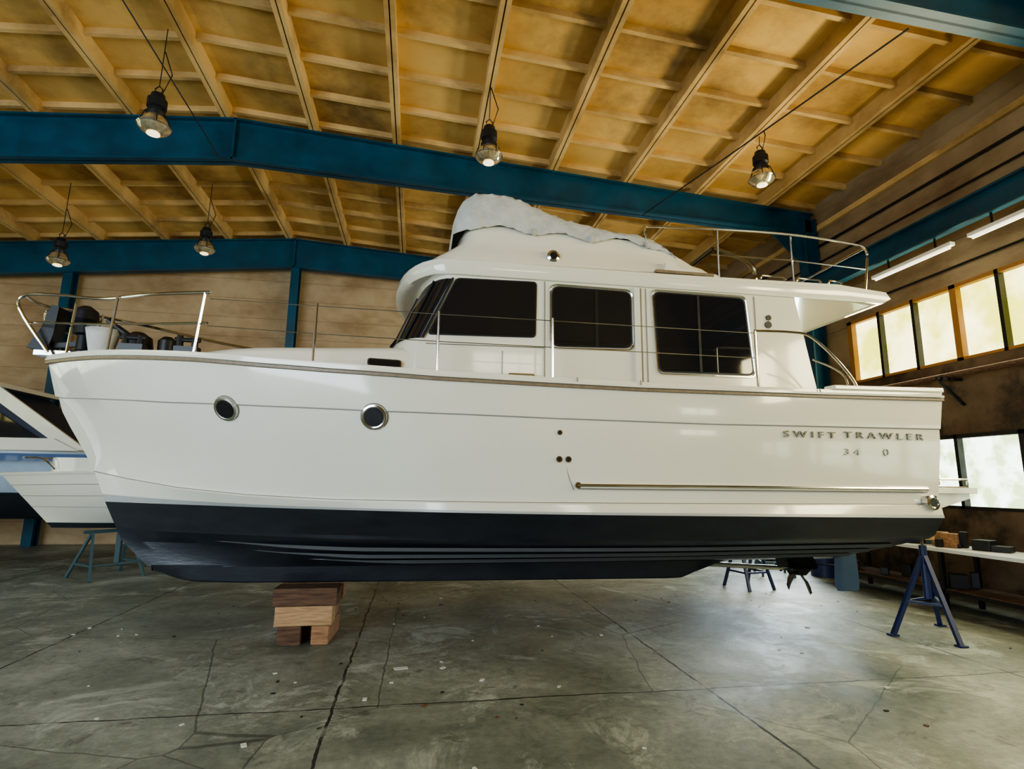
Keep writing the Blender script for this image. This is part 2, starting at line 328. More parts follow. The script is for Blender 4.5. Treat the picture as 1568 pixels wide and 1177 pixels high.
def lamp(x,y,zb,s=1.0,tilt=0):
    e=empty('pendant_lamp',(x,y,zb))
    g=MB(); g.lathe([(.0,.02),(.015,.12*s),(.05*s,.19*s),(.10*s,.235*s),(.14*s,.24*s),(.2*s,.21*s),(.27*s,.16*s),(.33*s,.12*s)],(0,0,0),'z',GLOBE,28)
    g.lathe([(-.012,.03),(-.02,.07*s),(-.004,.1*s)],(0,0,0),'z',BULB,20); g.obj('glass_reflector',e)
    h=MB(); h.lathe([(.30*s,.14*s),(.36*s,.15*s),(.38*s,.10*s),(.44*s,.10*s),(.46*s,.145*s),(.60*s,.145*s),(.64*s,.11*s),(.70*s,.10*s),(.72*s,.03)],(0,0,0),'z',DARK,20)
    h.tube([( .03,0,.72*s),(0.06,0,.8*s),(0,0,.86*s),(-.06,0,.8*s),(-.03,0,.72*s)],.012,DARK,6)
    for a in (0,1.05,2.1): 
        c,sn=math.cos(a),math.sin(a); h.tube([(.245*s*c,.245*s*sn,.12*s),(.17*s*c,.17*s*sn,.33*s)],.008,DARK,5); h.tube([(-.245*s*c,-.245*s*sn,.12*s),(-.17*s*c,-.17*s*sn,.33*s)],.008,DARK,5)
    h.lathe([(.11*s,.235*s),(.125*s,.25*s),(.14*s,.235*s)],(0,0,0),'z',CHR,28)
    h.obj('ballast_housing',e)
    c=MB(); top=roofz(x)-zb+.02; c.tube([(0,0,.85*s),(.01,0,top)],.008,DARK,5); c.tube([(.05,0,.7*s),(.16,.02,1.1*s),(.02,0,1.5*s)],.01,DARK,5); c.obj('hanging_cable',e)
lamp(-4.4,9,7.33); lamp(1.05,9,7.45); lamp(6.4,9,7.6); lamp(-5.35,14,7.3,.95); lamp(-8.5,14,6.75,.95)
b=MB(); b.tube([(-4.6,5.55,roofz(-4.6)-.35),(-4.2,11.25,8.3)],.012,DARK,5); b.obj('overhead_cable')
b=MB(); b.tube([(6.3,5.56,7.95),(5.5,8.5,7.87),(4.9,11.25,7.95)],.014,DARK,5); b.obj('overhead_cable')

# ================================================================ MOTOR YACHT
Y=empty('motor_yacht',(0,0,0)); CY=7.4
SHE=[(0,3.22),(.084,3.16),(.15,3.10),(.205,3.05),(.27,2.98),(.335,2.93),(.435,2.88),(.55,2.86),(.64,2.85),(.84,2.86),(1,2.89)]
def hbS(s): return 1.9*(1-max(0,1-s/.5)**2.7)-(.05*max(0,(s-.8)/.2))
def hbW(s): return 1.82*(1-max(0,1-s/.62)**1.9)-(.04*max(0,(s-.8)/.2))
def hbC(s): return 1.74*(1-max(0,1-s/.75)**1.6)
def row(zt,xs,xe,hb): return dict(z=zt,xs=xs,xe=xe,hb=hb)
def add(tab,d): return [(a,c+d) for a,c in tab]
KN=[(0,2.80),(.16,2.65),(.27,2.59),(.37,2.55),(.55,2.52),(.72,2.51),(1,2.54)]
CR=[(0,1.94),(.05,1.86),(.12,1.77),(.2,1.71),(.3,1.675),(.5,1.67),(1,1.68)]
PA=[(0,1.59),(.2,1.575),(.5,1.56),(1,1.53)]
CH=[(0,1.30),(.3,1.28),(.6,1.30),(1,1.33)]
def mixhb(t,k=0): return lambda s:(hbS(s)*(1-t)+hbW(s)*t)-k*(4*t*(1-t))*max(0,(.45-s))
def hbP(s): return max(0,hbW(s)+T(s,[(0,0),(.06,-.02),(.15,-.05),(.25,0),(.4,.06),(1,.08)]))
rows=[row(add(SHE,.09),-4.46,6.12,lambda s:max(0,hbS(s)-.01)),
      row(SHE,-4.42,6.10,lambda s:hbS(s)),
      row(add(KN,.012),-4.26,6.05,mixhb(.22,.18)),
      row(KN,-4.25,6.05,lambda s:max(0,mixhb(.22,.18)(s)-.018*min(1,s*12)))]
for t in (.2,.4,.6,.8):
    zt=[(s,T(s,KN)*(1-t)+T(s,CR)*t) for s in [i/20 for i in range(21)]]
    sx=T(t,[(0,-4.25),(.33,-4.08),(.66,-3.90),(1,-3.74)])
    rows.append(row(zt,sx,6.05-.1*t,mixhb(.22+.74*t,.18)))
rows+=[row(CR,-3.76,5.95,lambda s:hbW(s)+.0),
       row(add(CR,-.016),-3.75,5.95,lambda s:hbW(s)+.04*min(1,s*8)),
       row(PA,-3.60,5.93,hbP),
       row(CH,-3.45,5.90,hbC),
       row([(0,1.27),(.3,1.24),(.6,1.26),(1,1.29)],-3.43,5.89,lambda s:max(0,hbC(s)-.06*T(s,[(.3,.15),(.6,1)])*min(1,s*6)))]
for t in (.33,.66):
    zt=[(0,1.27*(1-t)+.86*t),(.3,1.24*(1-t)+.84*t-.03),(1,1.29*(1-t)+.86*t)]
    rows.append(row(zt,-3.43+.33*t+(-.04 if t<.5 else 0),5.88,lambda s,t=t:(hbC(s)*(.97+.12*max(0,1-s/.5))*(1-t)+.10*t)*min(1,s*5)))
rows+=[row([(0,.85),(.2,.84),(1,.86)],-3.06,5.86,lambda s:.11*min(1,s*10))]
NS=72; S=[(i/NS)**1.35 for i in range(NS+1)]
def pt(r,s,side):
    x=r['xs']+(r['xe']-r['xs'])*s
    return Vector((x,CY-side*r['hb'](s),T(s,r['z'])))
hm=MB(); PI=10
for side in (1,-1):
    hm.rings([[pt(r,s,side) for s in S] for r in rows],GEL,closed=False,mf=lambda i,k:(ANTI if i>=PI else GEL))
KB=[(-2.95,.80),(-2.75,.72),(-2.5,.675),(-2,.655),(-.2,.64),(3.4,.62),(3.62,.63),(3.8,.70),(4.2,.83),(4.4,.86)]
kr=[]
for x in [-3.0+.1*i for i in range(75)]:
    zb=T(x,KB); w=.07*min(1,(x+3.05)*2)
    kr.append([(x,CY-w-.04,.87),(x,CY-w,zb+.02),(x,CY-w+.02,zb),(x,CY+w-.02,zb),(x,CY+w,zb+.02),(x,CY+w+.04,.87)])
hm.rings(kr,ANTI,closed=True,cap0=True,cap1=True)
ir=[row(add(SHE,.09),-4.40,6.06,lambda s:max(0,hbS(s)-.07)), row(add(SHE,-.06),-4.38,6.05,lambda s:max(0,hbS(s)-.08))]
for side in (1,-1):
    hm.rings([[pt(rows[0],s,side) for s in S],[pt(ir[0],s,side) for s in S],[pt(ir[1],s,side) for s in S]],GEL,closed=False)
hm.rings([[pt(ir[1],s,1) for s in S],[pt(ir[1],s,-1) for s in S]],GEL2,closed=False)
tr=[pt(r,1,1) for r in rows]; tl=[pt(r,1,-1) for r in rows]
hm.rings([tr,tl],GEL,closed=False,mf=lambda i,k:(ANTI if i==0 and k>=PI+1 else GEL))
hm.obj('hull',Y,ang=28)
st=MB()
for t,s0 in ((.22,.12),(.45,.16),(.68,.22)):
    for side in (1,-1):
        ring_=[]
        for s in [s0+(1-s0)*i/50*.97 for i in range(51)]:
            tt=t/.33; 
            if tt<=1: p=pt(rows[12],s,side).lerp(pt(rows[13],s,side),tt)
            elif tt<=2: p=pt(rows[13],s,side).lerp(pt(rows[14],s,side),tt-1)
            else: p=pt(rows[14],s,side).lerp(pt(rows[15],s,side),tt-2)
            w=min(1,(s-s0)*8); d=-side
            ring_.append([p+Vector((0,0,.02)),p+Vector((0,d*.08*w,.01*w)),p+Vector((0,d*.07*w,-.03*w)),p+Vector((0,-d*.03,-.02*w))])
        st.rings(ring_,ANTI,cap0=True,cap1=True,mf=lambda i,k:STRK if k==1 else ANTI)
st.obj('spray_strakes',Y)
rs=MB()
for side in (1,-1):
    ring_=[]; d=-side
    for s in S:
        p=pt(rows[1],s,side)+Vector((-.02 if s<.02 else 0,0,0))
        ring_.append([p+Vector((0,-d*.02,.020)),p+Vector((0,d*.028,.012)),p+Vector((0,d*.028,-.012)),p+Vector((0,-d*.02,-.020))])
    rs.rings(ring_,TEAK,cap0=True,cap1=True)
    ring_=[]
    for s in S:
        p=pt(rows[1],s,side)+Vector((-.02 if s<.02 else 0,0,0.035))
        ring_.append([p+Vector((0,-d*.02,.02)),p+Vector((0,d*.035,.012)),p+Vector((0,d*.035,-.012)),p+Vector((0,-d*.02,-.02))])
    rs.rings(ring_,GEL,cap0=True,cap1=True)
    rs.tube([pt(rows[3],s,side)+Vector((0,d*.004,.004)) for s in S],.006,SEAM_SHADE,5)
    # grey boot stripe just above the paint line
    a_=[pt(rows[9],s,side).lerp(pt(rows[10],s,side),.74)+Vector((0,d*.004,0)) for s in S]; b_=[pt(rows[9],s,side).lerp(pt(rows[10],s,side),.99)+Vector((0,d*.004,0)) for s in S]
    rs.rings([a_,b_],STRIPE,closed=False)
    rs.tube([pt(rows[8],s,side)+Vector((0,d*.002,0)) for s in S],.005,SEAM_SHADE,5)
for x in (1.62,2.32,4.45): 
    rs.tube([(x,CY-1.905,2.90),(x,CY-1.9,2.955)],.007,SEAM_SHADE,5)
rs.obj('rub_strake',Y)
cp=MB()
for side in (1,-1):
    ring_=[]
    for s in [.86+.14*i/16 for i in range(17)]:
        p=pt(rows[0],s,side); d=side
        ring_.append([p+Vector((0,-d*.035,.0)),p+Vector((0,-d*.03,.05)),p+Vector((0,d*.14,.055)),p+Vector((0,d*.15,.0))])
    cp.rings(ring_,GEL,cap0=True,cap1=True)
cp.box((5.95,CY-1.75,2.9),(6.1,CY+1.75,3.02),GEL)
cp.obj('stern_bulwark_cap',Y,bevel=.01)
def hully(x,z):
    for r0,r1 in zip(rows,rows[1:]):
        s0=(x-r0['xs'])/(r0['xe']-r0['xs']); s1=(x-r1['xs'])/(r1['xe']-r1['xs'])
        if s0<0 or s1<0: continue
        p0=pt(r0,min(s0,1),1); p1=pt(r1,min(s1,1),1)
        if p1.z<=z<=p0.z: 
            t=(p0.z-z)/max(1e-5,(p0.z-p1.z)); return p0.y*(1-t)+p1.y*t
    return CY-1.85
ft=MB()
pts=[(x,hully(x,1.85)-.015,1.85) for x in [1.64+(5.80-1.64)*i/30 for i in range(31)]]
ft.tube(pts,.02,CHR,8); ft.tube([(p[0],p[1]+.012,p[2]-.0) for p in pts],[.032]*len(pts),GEL,6)
ft.tube([(p[0],p[1]+.004,p[2]-.034) for p in pts],.007,SEAM_SHADE,5)
ft.lathe([(-.03,.03),(0,.035)],(1.64,hully(1.64,1.85),1.85),'y',CHRD,12)
ft.tube([(1.60,hully(1.6,1.8)-.003,1.80),(1.55,hully(1.55,1.9)-.003,1.92),(1.50,hully(1.5,2.0)-.003,2.10)],.005,SEAM_SHADE,4)
for x,z,r in ((1.44,2.38,.026),(1.44,2.11,.032),(1.535,2.11,.032)):
    yy=hully(x,z); ft.lathe([(-.012,r*.5),(-.012,r),(.02,r*1.1)],(x,yy,z),'y',CHRD,16); ft.lathe([(-.016,r*.6),(-.010,r*.6)],(x,yy,z),'y',GASK,12)
for x,z,R in ((-.43,2.50,.135),(-1.93,2.58,.135)):
    yy=hully(x,z); a=math.atan2(hully(x+.1,z)-hully(x-.1,z),.2); bb=math.atan2(hully(x,z+.1)-hully(x,z-.1),.2)
    q=MB(); q.lathe([(-.0,R*.62),(-.03,R*.68),(-.036,R*.8),(-.03,R*.94),(-.0,R),(.04,R)],(0,0,0),'y',CHR,36); q.lathe([(-.0365,R*.70),(-.01,R*.70)],(0,0,0),'y',GASK,32); q.lathe([(-.0385,R*.58),(-.01,R*.58)],(0,0,0),'y',GLASS,32); q.lathe([(-.004,R*1.04),(.03,R*1.06)],(0,0,0),'y',SEAM_SHADE,36)  # outermost grey ring is a painted-in shadow round the chrome rim
    o=q.obj('porthole',Y); o.location=(x,yy-.005,z); o.rotation_euler=(-bb,0,a)
yy=hully(5.80,1.60)
ft.lathe([(-.02,.045),(-.03,.06),(-.02,.085),(.06,.085)],(5.80,yy-.01,1.70),'y',CHR,24); ft.lathe([(-.032,.05),(-.02,.05)],(5.80,yy-.0,1.70),'y',GASK,20)
ft.obj('hull_fittings',Y)
def text(body,x0,x1,z,h,name):
    c=D.curves.new(name,'FONT'); c.body=body; c.size=1; c.extrude=.02; c.space_character=1.6
    o=D.objects.new(name,c); COL.objects.link(o); bpy.context.view_layer.update()
    w=o.dimensions.x; hh=o.dimensions.y; ya,yb=hully(x0,z),hully(x1,z)
    o.scale=((x1-x0)/w,h/hh,.5); o.rotation_euler=(math.radians(90),0,math.atan2(yb-ya,x1-x0)); o.location=(x0,min(ya,yb)-.006,z); o.parent=Y
    c.materials.append(CHRD)
text('SWIFT',3.97,4.62,2.40,.07,'name_lettering'); text('TRAWLER',4.74,5.80,2.41,.07,'name_lettering'); text('34',4.72,4.92,2.22,.07,'number_lettering'); text('0',5.24,5.31,2.22,.08,'badge_lettering')

def ring(xa,xf,hb,bul,z,n=10,hba=None,pw=2.2):
    hba=hba or hb; P=[]
    P.append((xa,CY-hba)); m=8
    for k in range(1,m): P.append((xa+(xf-xa)*k/m,CY-(hba+(hb-hba)*k/m)))
    for k in range(n*2+1):
        a=-math.pi/2+math.pi*k/(n*2); ca=abs(math.cos(a))**(2/pw); sa=math.copysign(abs(math.sin(a))**(2/pw),math.sin(a))
        P.append((xf-bul*ca,CY+hb*sa))
    for k in range(m-1,0,-1): P.append((xa+(xf-xa)*k/m,CY+(hba+(hb-hba)*k/m)))
    P.append((xa,CY+hba))
    return [Vector((x,y,(z(x) if callable(z) else z))) for x,y in P]
t=MB(); t.rings([ring(.3,-1.5,1.40,1.55,2.9,pw=2),ring(.3,-1.5,1.37,1.52,lambda x:3.17+.05*(x+1.9),pw=2),ring(.3,-1.5,1.31,1.45,lambda x:3.23+.05*(x+1.9),pw=2),ring(.3,-1.5,1.0,1.25,lambda x:3.31+.04*(x+1.9),pw=2),ring(.3,-1.5,.5,.9,lambda x:3.37+.04*(x+1.9),pw=2)],GEL,cap1=True)
t.obj('coachroof',Y,ang=50)
t=MB(); pp=[(-.56,3.075),(-.20,3.06),(-.20,3.155),(-.56,3.165)]
t.prism(roundpoly(pp,.035),5.975,6.03,CHRD); t.prism(roundpoly(inset(pp,.012),.03),5.965,6.02,GLASS); t.obj('coachroof_port',Y)
def sal(z,xf,bul,hb=1.4,xa=None): 
    xa=xa if xa else T(z,[(2.85,4.85),(3.1,4.80),(4.2,4.60)]); return ring(xa,xf,hb,bul,z)
s_=MB()
lev=[(2.85,-.05,.45),(3.30,-.03,.42),(3.42,.02,.42),(4.13,.33,.42),(4.25,.35,.42)]
Rg=[sal(*l) for l in lev]; npt=len(Rg[0])
s_.rings(Rg,GEL,cap0=False,cap1=True,mf=lambda i,k: GLASS if (i==2 and 8<=k<npt-9) else GEL); s_.obj('saloon_house',Y,ang=40)
w=MB()
for a in (-90,-62,-22,22,62,90):
    def fp(z,xf,bul,a=a):
        ca=abs(math.cos(math.radians(a)))**(2/2.2); sa=math.copysign(abs(math.sin(math.radians(a)))**(2/2.2),a); return (xf-bul*ca-.005,CY+1.405*sa,z)
    w.beam(fp(3.42,.02,.42),fp(4.13,.33,.42),.05,.02,GASK)
w.tube([(-.42,CY+.5,3.44),(-.2,CY+.1,3.85)],.012,GASK,5); w.tube([(-.36,CY-.8,3.44),(-.15,CY-.5,3.85)],.012,GASK,5)
w.obj('windshield_pillars',Y)
sw=MB()
def win(P,rad,div=None,side=1):
    ys=6.0 if side==1 else 8.8; d=-side
    for q,yy,m in ((P,.018,GASK),(inset(P,.018),.024,GLASS)):
        a,c=sorted((ys+d*yy,ys-d*.02)); sw.prism(roundpoly(q,rad),a,c,m)
    if div:
        for (x,wd) in div:
            z0=min(p[1] for p in P)+.02; z1=max(p[1] for p in P)-.02; a,c=sorted((ys+d*.03,ys)); sw.box((x-wd/2,a,z0),(x+wd/2,c,z1),GASK)
for side in (1,-1):
    win([(.36,4.135),(1.29,4.155),(1.28,3.49),(.06,3.46)],.05,None,side)
    win([(1.47,4.12),(2.43,4.115),(2.43,3.425),(1.47,3.40)],.09,[(2.0,.035)],side)
    win([(2.72,4.14),(3.90,4.14),(3.97,3.17),(2.76,3.16)],.07,[(3.28,.03)],side)
sw.obj('side_windows',Y,bevel=0)
tm=MB()
def outline(P,r,yy,m,wd=.012):
    q=roundpoly(P,r); tm.tube([(x,yy,z) for x,z in q],wd,m,5,closed=True)
outline([(1.45,4.14),(2.45,4.135),(2.45,3.405),(1.45,3.38)],.09,5.99,CHR)
outline([(2.70,4.16),(3.92,4.16),(3.99,3.15),(2.74,3.14)],.07,5.99,CHR)
for x,z0,z1 in ((1.385,3.0,4.17),(2.56,3.0,4.17),(2.62,3.0,4.17),(4.04,3.0,4.17)): tm.box((x-.005,5.992,z0),(x+.005,6.02,z1),SEAM_SHADE)
tm.beam((2.50,5.985,3.0),(2.50,5.985,4.17),.07,.03,GEL)
tm.lathe([(-.008,.035),(.01,.035)],(4.22,5.995,3.91),'y',GASK,20); tm.lathe([(-.008,.045),(.01,.045)],(4.21,5.995,3.82),'y',GASK,20)
tm.tube([(.95,5.97,3.02),(.97,5.94,3.05),(1.25,5.94,3.05),(1.27,5.97,3.02)],.012,CHR,6)
tm.tube([(.90,5.992,3.32),(.90,5.992,3.02)],.005,SEAM_SHADE,4); tm.tube([(0.05,5.992,3.36),(1.38,5.992,3.38)],.005,SEAM_SHADE,4)
tm.obj('saloon_trim',Y)
def zt(x): return T(x,[(-.6,4.30),(0,4.34),(3,4.37),(5.6,4.42),(6,4.33)])
def zb(x): return T(x,[(-.6,4.20),(0,4.17),(3,4.19),(6,4.20)])
f_=MB()
rg=[ring(5.75,.35,1.30,.60,zb,hba=1.3),ring(5.86,.32,1.44,.62,zb,hba=1.42),ring(5.95,.30,1.47,.66,lambda x:zb(x)*.6+zt(x)*.4,hba=1.45),ring(5.90,.30,1.46,.65,lambda x:zt(x)-.01,hba=1.44),ring(5.8,.32,1.42,.6,lambda x:zt(x)+.01,hba=1.38)]
f_.rings(rg,GEL,cap0=True,cap1=True); f_.tube([p+Vector((0,0,-.045)) for p in rg[3]],.005,SEAM_SHADE,4,closed=True); f_.obj('flybridge_deck',Y,ang=45)
f_=MB()
fr=[(4.34,.34,1.40,.46),(4.42,.38,1.37,.44),(4.52,.46,1.32,.36),(4.62,.54,1.27,.28),(4.70,.58,1.24,.25),(4.80,.62,1.22,.24),(4.90,.64,1.20,.24),(4.93,.66,1.17,.23)]
def topz(x,z):
    cap=T(x,[(0,4.94),(.65,4.97),(1.25,4.93),(2.0,4.89),(2.6,4.86),(2.95,4.80),(3.2,4.62),(3.5,4.46)]); return min(z,cap) if z>4.34 else z
def fring(z,xf,hb,bul):
    xs=[3.6,3.5,3.4,3.3,3.2,3.1,3.0,2.9,2.6,2.2,1.8,1.4,1.0]; P=[]
    for x in xs: P.append((x,-hb))
    n=12; pw=2.8
    for k in range(n*2+1):
        a=-math.pi/2+math.pi*k/(n*2); ca=abs(math.cos(a))**(2/pw); sa=math.copysign(abs(math.sin(a))**(2/pw),math.sin(a)); P.append((xf-bul*ca,hb*sa))
    for x in xs[::-1]: P.append((x,hb))
    return [Vector((x,CY+y,topz(x,z))) for x,y in P]
f_.rings([fring(*q) for q in fr],GEL,cap1=True); f_.obj('flybridge_coaming',Y,ang=45)
c_=MB()
cx=[.33+.05*i for i in range(62)]
TOPC=[(.33,5.06),(.36,5.16),(.42,5.28),(.6,5.38),(.9,5.39),(1.1,5.36),(1.42,5.23),(1.7,5.14),(2.0,5.09),(2.35,5.03),(2.65,5.03),(2.85,4.97),(3.05,4.84),(3.22,4.68),(3.38,4.52)]
LOWC=[(.2,4.86),(.65,4.93),(1.25,4.91),(2.0,4.88),(2.5,4.90),(2.7,4.88),(2.95,4.80),(3.2,4.60),(3.38,4.46)]
rr=[]
for x in cx:
    zt_=T(x,TOPC); zl=T(x,LOWC)-.03-.07*(.5+.5*math.cos((x-1.27)*2*math.pi/.73))
    zl=min(zl,zt_-.02); hb=1.22*(1-max(0,(.55-x)/.22)**2*.16) if x<.55 else 1.22
    prof=[]; m=9
    for k in range(m+1):
        t=k/m; wob=.014*math.sin(x*31+k)*.8+.012*math.sin(x*57+k*2.1)
        prof.append((hb+.025-.10*t**2.2+wob,zl+(zt_-.05-zl)*t))
    for t in (.2,.5,1): prof.append(((hb-.10)*(1-t),zt_-.05+.05*min(1,t*2)+.012*math.sin(x*19+t*7)))
    rr.append([Vector((x,CY-h,z)) for h,z in prof]+[Vector((x,CY+h,z)) for h,z in prof[::-1][1:]])
c_.rings(rr,CANV,closed=False,cap0=True,cap1=True); 
for x in (1.28,2.0,2.72):
    c_.tube([(x,CY-1.25,T(x,LOWC)-.02),(x+.01,CY-1.27,T(x,LOWC)-.11)],[.012,.028],CANV,6)
c_.obj('flybridge_canvas_cover',Y,ang=60)
f_=MB()
f_.lathe([(-.03,.03),(-.045,.045),(-.03,.075),(.05,.077)],(1.50,CY-1.33,4.51),'y',CHR,24); f_.lathe([(-.047,.045),(-.02,.045)],(1.50,CY-1.33,4.51),'y',GASK,20)
f_.box((2.75,CY-1.44,4.38),(3.5,CY-1.2,4.415),TEAK)
f_.prism([(2.86,4.36),(2.9,4.54),(3.0,4.54),(3.1,4.46),(3.55,4.42),(3.6,4.36)],CY-1.40,CY-1.1,GEL)
for x0,x1 in ((4.15,4.5),(4.65,5.0),(5.1,5.3)): f_.tube([(x0,CY-1.4,4.42),(x0+.03,CY-1.4,4.46),(x1-.03,CY-1.4,4.46),(x1,CY-1.4,4.42)],.012,CHR,6)
f_.obj('flybridge_fittings',Y)
r_=MB()
for side in (-1,1):
    yy=CY+side*1.22
    r_.tube(smoothpts([(2.75,yy,4.9),(2.72,yy,5.03),(2.95,yy,5.08),(4.6,yy,5.14),(5.65,yy,5.09),(5.85,yy,5.04),(5.88,yy,4.9),(5.80,yy,4.42)],5),.016,CHR,8)
    r_.tube([(3.6,yy,4.76),(4.7,yy,4.78),(5.84,yy,4.74)],.009,CHR,6)
    for x in (3.7,4.75): r_.tube([(x,yy,4.40),(x,yy,5.12)],.012,CHR,6)
r_.tube([(5.85,CY-1.22,5.04),(5.88,CY,5.04),(5.85,CY+1.22,5.04)],.016,CHR,8)
r_.obj('flybridge_rails',Y)
r_=MB()
for dy in (-.6,.6): r_.tube(smoothpts([(4.35,CY+dy,4.40),(4.62,CY+dy,4.75),(4.5,CY+dy,5.0),(4.0,CY+dy,5.14)],5),.035,CHRD,8)
r_.tube([(4.0,CY-.6,5.14),(4.0,CY+.6,5.14)],.03,CHRD,8); r_.prism([(3.2,4.4),(3.3,4.72),(4.2,4.60),(4.3,4.4)],CY-.5,CY+.9,GASK); r_.obj('folded_mast',Y)
r_=MB()
STN=[(-2.18,3.74,3.12),(-1.06,3.64,3.0),(.17,3.60,2.95),(1.37,3.60,2.93),(3.73,3.60,2.93)]
def gy(x,side): return CY-side*(hbS((x+4.43)/10.5)-.06)
for side in (1,-1):
    for x,z1,z0 in STN[1:]: r_.tube([(x,gy(x,side),z0-.02),(x,gy(x,side),z1)],.014,CHR,8); r_.lathe([(0,.03),(.03,.025)],(x,gy(x,side),z0-.01),'z',CHR,10)
    for dz in (-.03,-.32):
        r_.tube([(x,gy(x,side),z1+dz) for x,z1,z0 in STN],.005,CHR,5)
    top=[(-2.18,gy(-2.18,side),3.78),(-2.9,gy(-2.9,side),3.82),(-3.6,gy(-3.6,side)+side*.03,3.88),(-4.2,CY-side*.42,3.95),(-4.62,CY-side*.26,3.97),(-4.66,CY-side*.24,3.80),(-4.36,CY-side*.14,3.32)]
    r_.tube(smoothpts(top,5),.019,CHR,8)
    mid=[(-2.18,gy(-2.18,side),3.45),(-3.6,gy(-3.6,side),3.57),(-4.45,CY-side*.22,3.66),(-4.6,CY-side*.2,3.64)]
    r_.tube(smoothpts(mid,5),.013,CHR,6)
    for x,z1,z0 in ((-2.24,3.78,3.12),(-3.35,3.86,3.18),(-4.05,3.93,3.25)):
        r_.tube([(x-.06,gy(x-.06,side),z0),(x,gy(x,side),z1)],.016,CHR,8)
    r_.tube(smoothpts([(3.73,gy(3.73,side),3.60),(4.2,gy(4.2,side),3.61),(4.45,gy(4.4,side),3.57),(4.75,gy(4.7,side),3.33),(4.95,gy(4.9,side),3.1),(5.02,gy(5,side),2.95)],6),.016,CHR,8)
    r_.tube(smoothpts([(4.45,gy(4.4,side),3.30),(4.7,gy(4.7,side),3.22),(4.85,gy(4.8,side),3.12),(4.9,gy(4.9,side),2.95)],6),.011,CHR,6)
r_.tube([(-4.62,CY-.26,3.97),(-4.68,CY,3.97),(-4.62,CY+.26,3.97)],.019,CHR,8)
r_.obj('deck_rails',Y)
g=MB()
g.box((-4.55,CY-.08,3.30),(-3.9,CY+.08,3.36),CHR)
g.beam((-4.45,CY,3.42),(-3.9,CY,3.50),.05,.06,DARK)
g.prism([(-4.62,3.38),(-4.50,3.62),(-4.42,3.92),(-4.34,3.90),(-4.36,3.55),(-4.40,3.35)],CY-.10,CY+.10,DARK)
g.lathe([(0,.11),(.1,.11),(.12,.07),(.30,.07),(.32,.12),(.44,.12),(.47,.06)],(-4.05,CY-.05,3.26),'z',DARK,18)
g.lathe([(.44,.09),(.52,.15),(.64,.13),(.70,.05)],(-4.12,CY+.05,3.26),'z',GASK,16)
g.lathe([(0,.09),(.03,.09),(.05,.12),(.34,.18),(.35,.10)],(-3.74,CY-.25,3.26),'z',CANV,20)
g.lathe([(0,.13),(.14,.13),(.18,.17),(.30,.15),(.36,.06)],(-3.38,CY-.2,3.24),'z',GASK,16)
g.tube([(-3.4,CY-.2,3.5),(-3.62,CY-.3,3.66),(-3.68,CY-.3,3.72)],.035,GASK,8)
g.lathe([(0,.10),(.25,.10),(.3,.05)],(-3.05,CY-.2,3.26),'z',GASK,16)
for x in (-3.1,-2.55):
    g.box((x-.12,CY-.95,3.22),(x+.12,CY-.83,3.30),GASK); g.tube([(x-.07,CY-.9,3.24),(x-.08,CY-.9,3.42)],.035,GASK,8); g.tube([(x+.07,CY-.9,3.24),(x+.08,CY-.9,3.40)],.035,GASK,8); g.tube([(x-.13,CY-.9,3.38),(x+.13,CY-.9,3.38)],.026,GASK,8)
g.obj('foredeck_gear',Y)
g=MB(); g.box((5.98,CY-1.6,1.80),(6.72,CY+1.6,1.87),GEL); g.prism([(5.95,1.55),(5.95,1.80),(6.66,1.80),(6.66,1.74)],CY-1.55,CY-1.45,GEL); g.prism([(5.95,1.55),(5.95,1.80),(6.66,1.80),(6.66,1.74)],CY+1.45,CY+1.55,GEL)
g.box((6.05,CY-1.5,1.87),(6.70,CY+1.5,1.885),TEAK); g.tube([(6.3,CY-1.5,1.90),(6.3,CY-1.5,1.97),(6.7,CY-1.5,1.97),(6.7,CY-1.5,1.9)],.015,CHR,6); g.obj('swim_platform',Y,bevel=.01)
# propeller on its shaft, aft strut, rudder behind
PX,PZ=5.40,.70
g=MB(); g.tube([(3.9,CY,.80),(PX+.14,CY,PZ)],.032,CHR,10); g.lathe([(-.16,.035),(-.13,.07),(.09,.085),(.19,.02)],(PX,CY,PZ),'x',PROP,16)
for k in range(4):
    a=math.radians(48+90*k); rg2=[]
    for r,cw,tw in ((.06,.06,60),(.12,.12,50),(.20,.17,38),(.28,.17,30),(.34,.10,26),(.365,.02,24)):
        t_=math.radians(tw); ax=Vector((1,0,0)); rad=Vector((0,math.cos(a),math.sin(a))); tan=ax.cross(rad)
        ch=(ax*math.sin(t_)+tan*math.cos(t_)); nn=ch.cross(rad).normalized()*.01; c0=Vector((PX,CY,PZ))+rad*r
        rg2.append([c0-ch*cw,c0+nn,c0+ch*cw,c0-nn])
    g.rings(rg2,PROP,cap0=True,cap1=True)
g.prism([(5.04,.90),(5.20,.90),(5.24,.76),(5.12,.68)],CY-.02,CY+.02,ANTI)
g.obj('propeller',Y)
g=MB(); rg2=[]
for z,xa,xb in ((.40,6.00,6.34),(.5,5.96,6.36),(.98,6.00,6.34)): rg2.append([(xa,CY,z),(xa+.06,CY-.035,z),(xa+.14,CY-.04,z),(xb,CY-.005,z),(xb,CY+.005,z),(xa+.14,CY+.04,z),(xa+.06,CY+.035,z)])
g.rings(rg2,RUD,cap0=True,cap1=True); g.tube([(6.1,CY,.95),(6.1,CY,1.2)],.03,CHR,8); g.box((5.80,CY-.09,1.1),(6.16,CY+.09,1.2),ANTI); g.obj('rudder',Y)

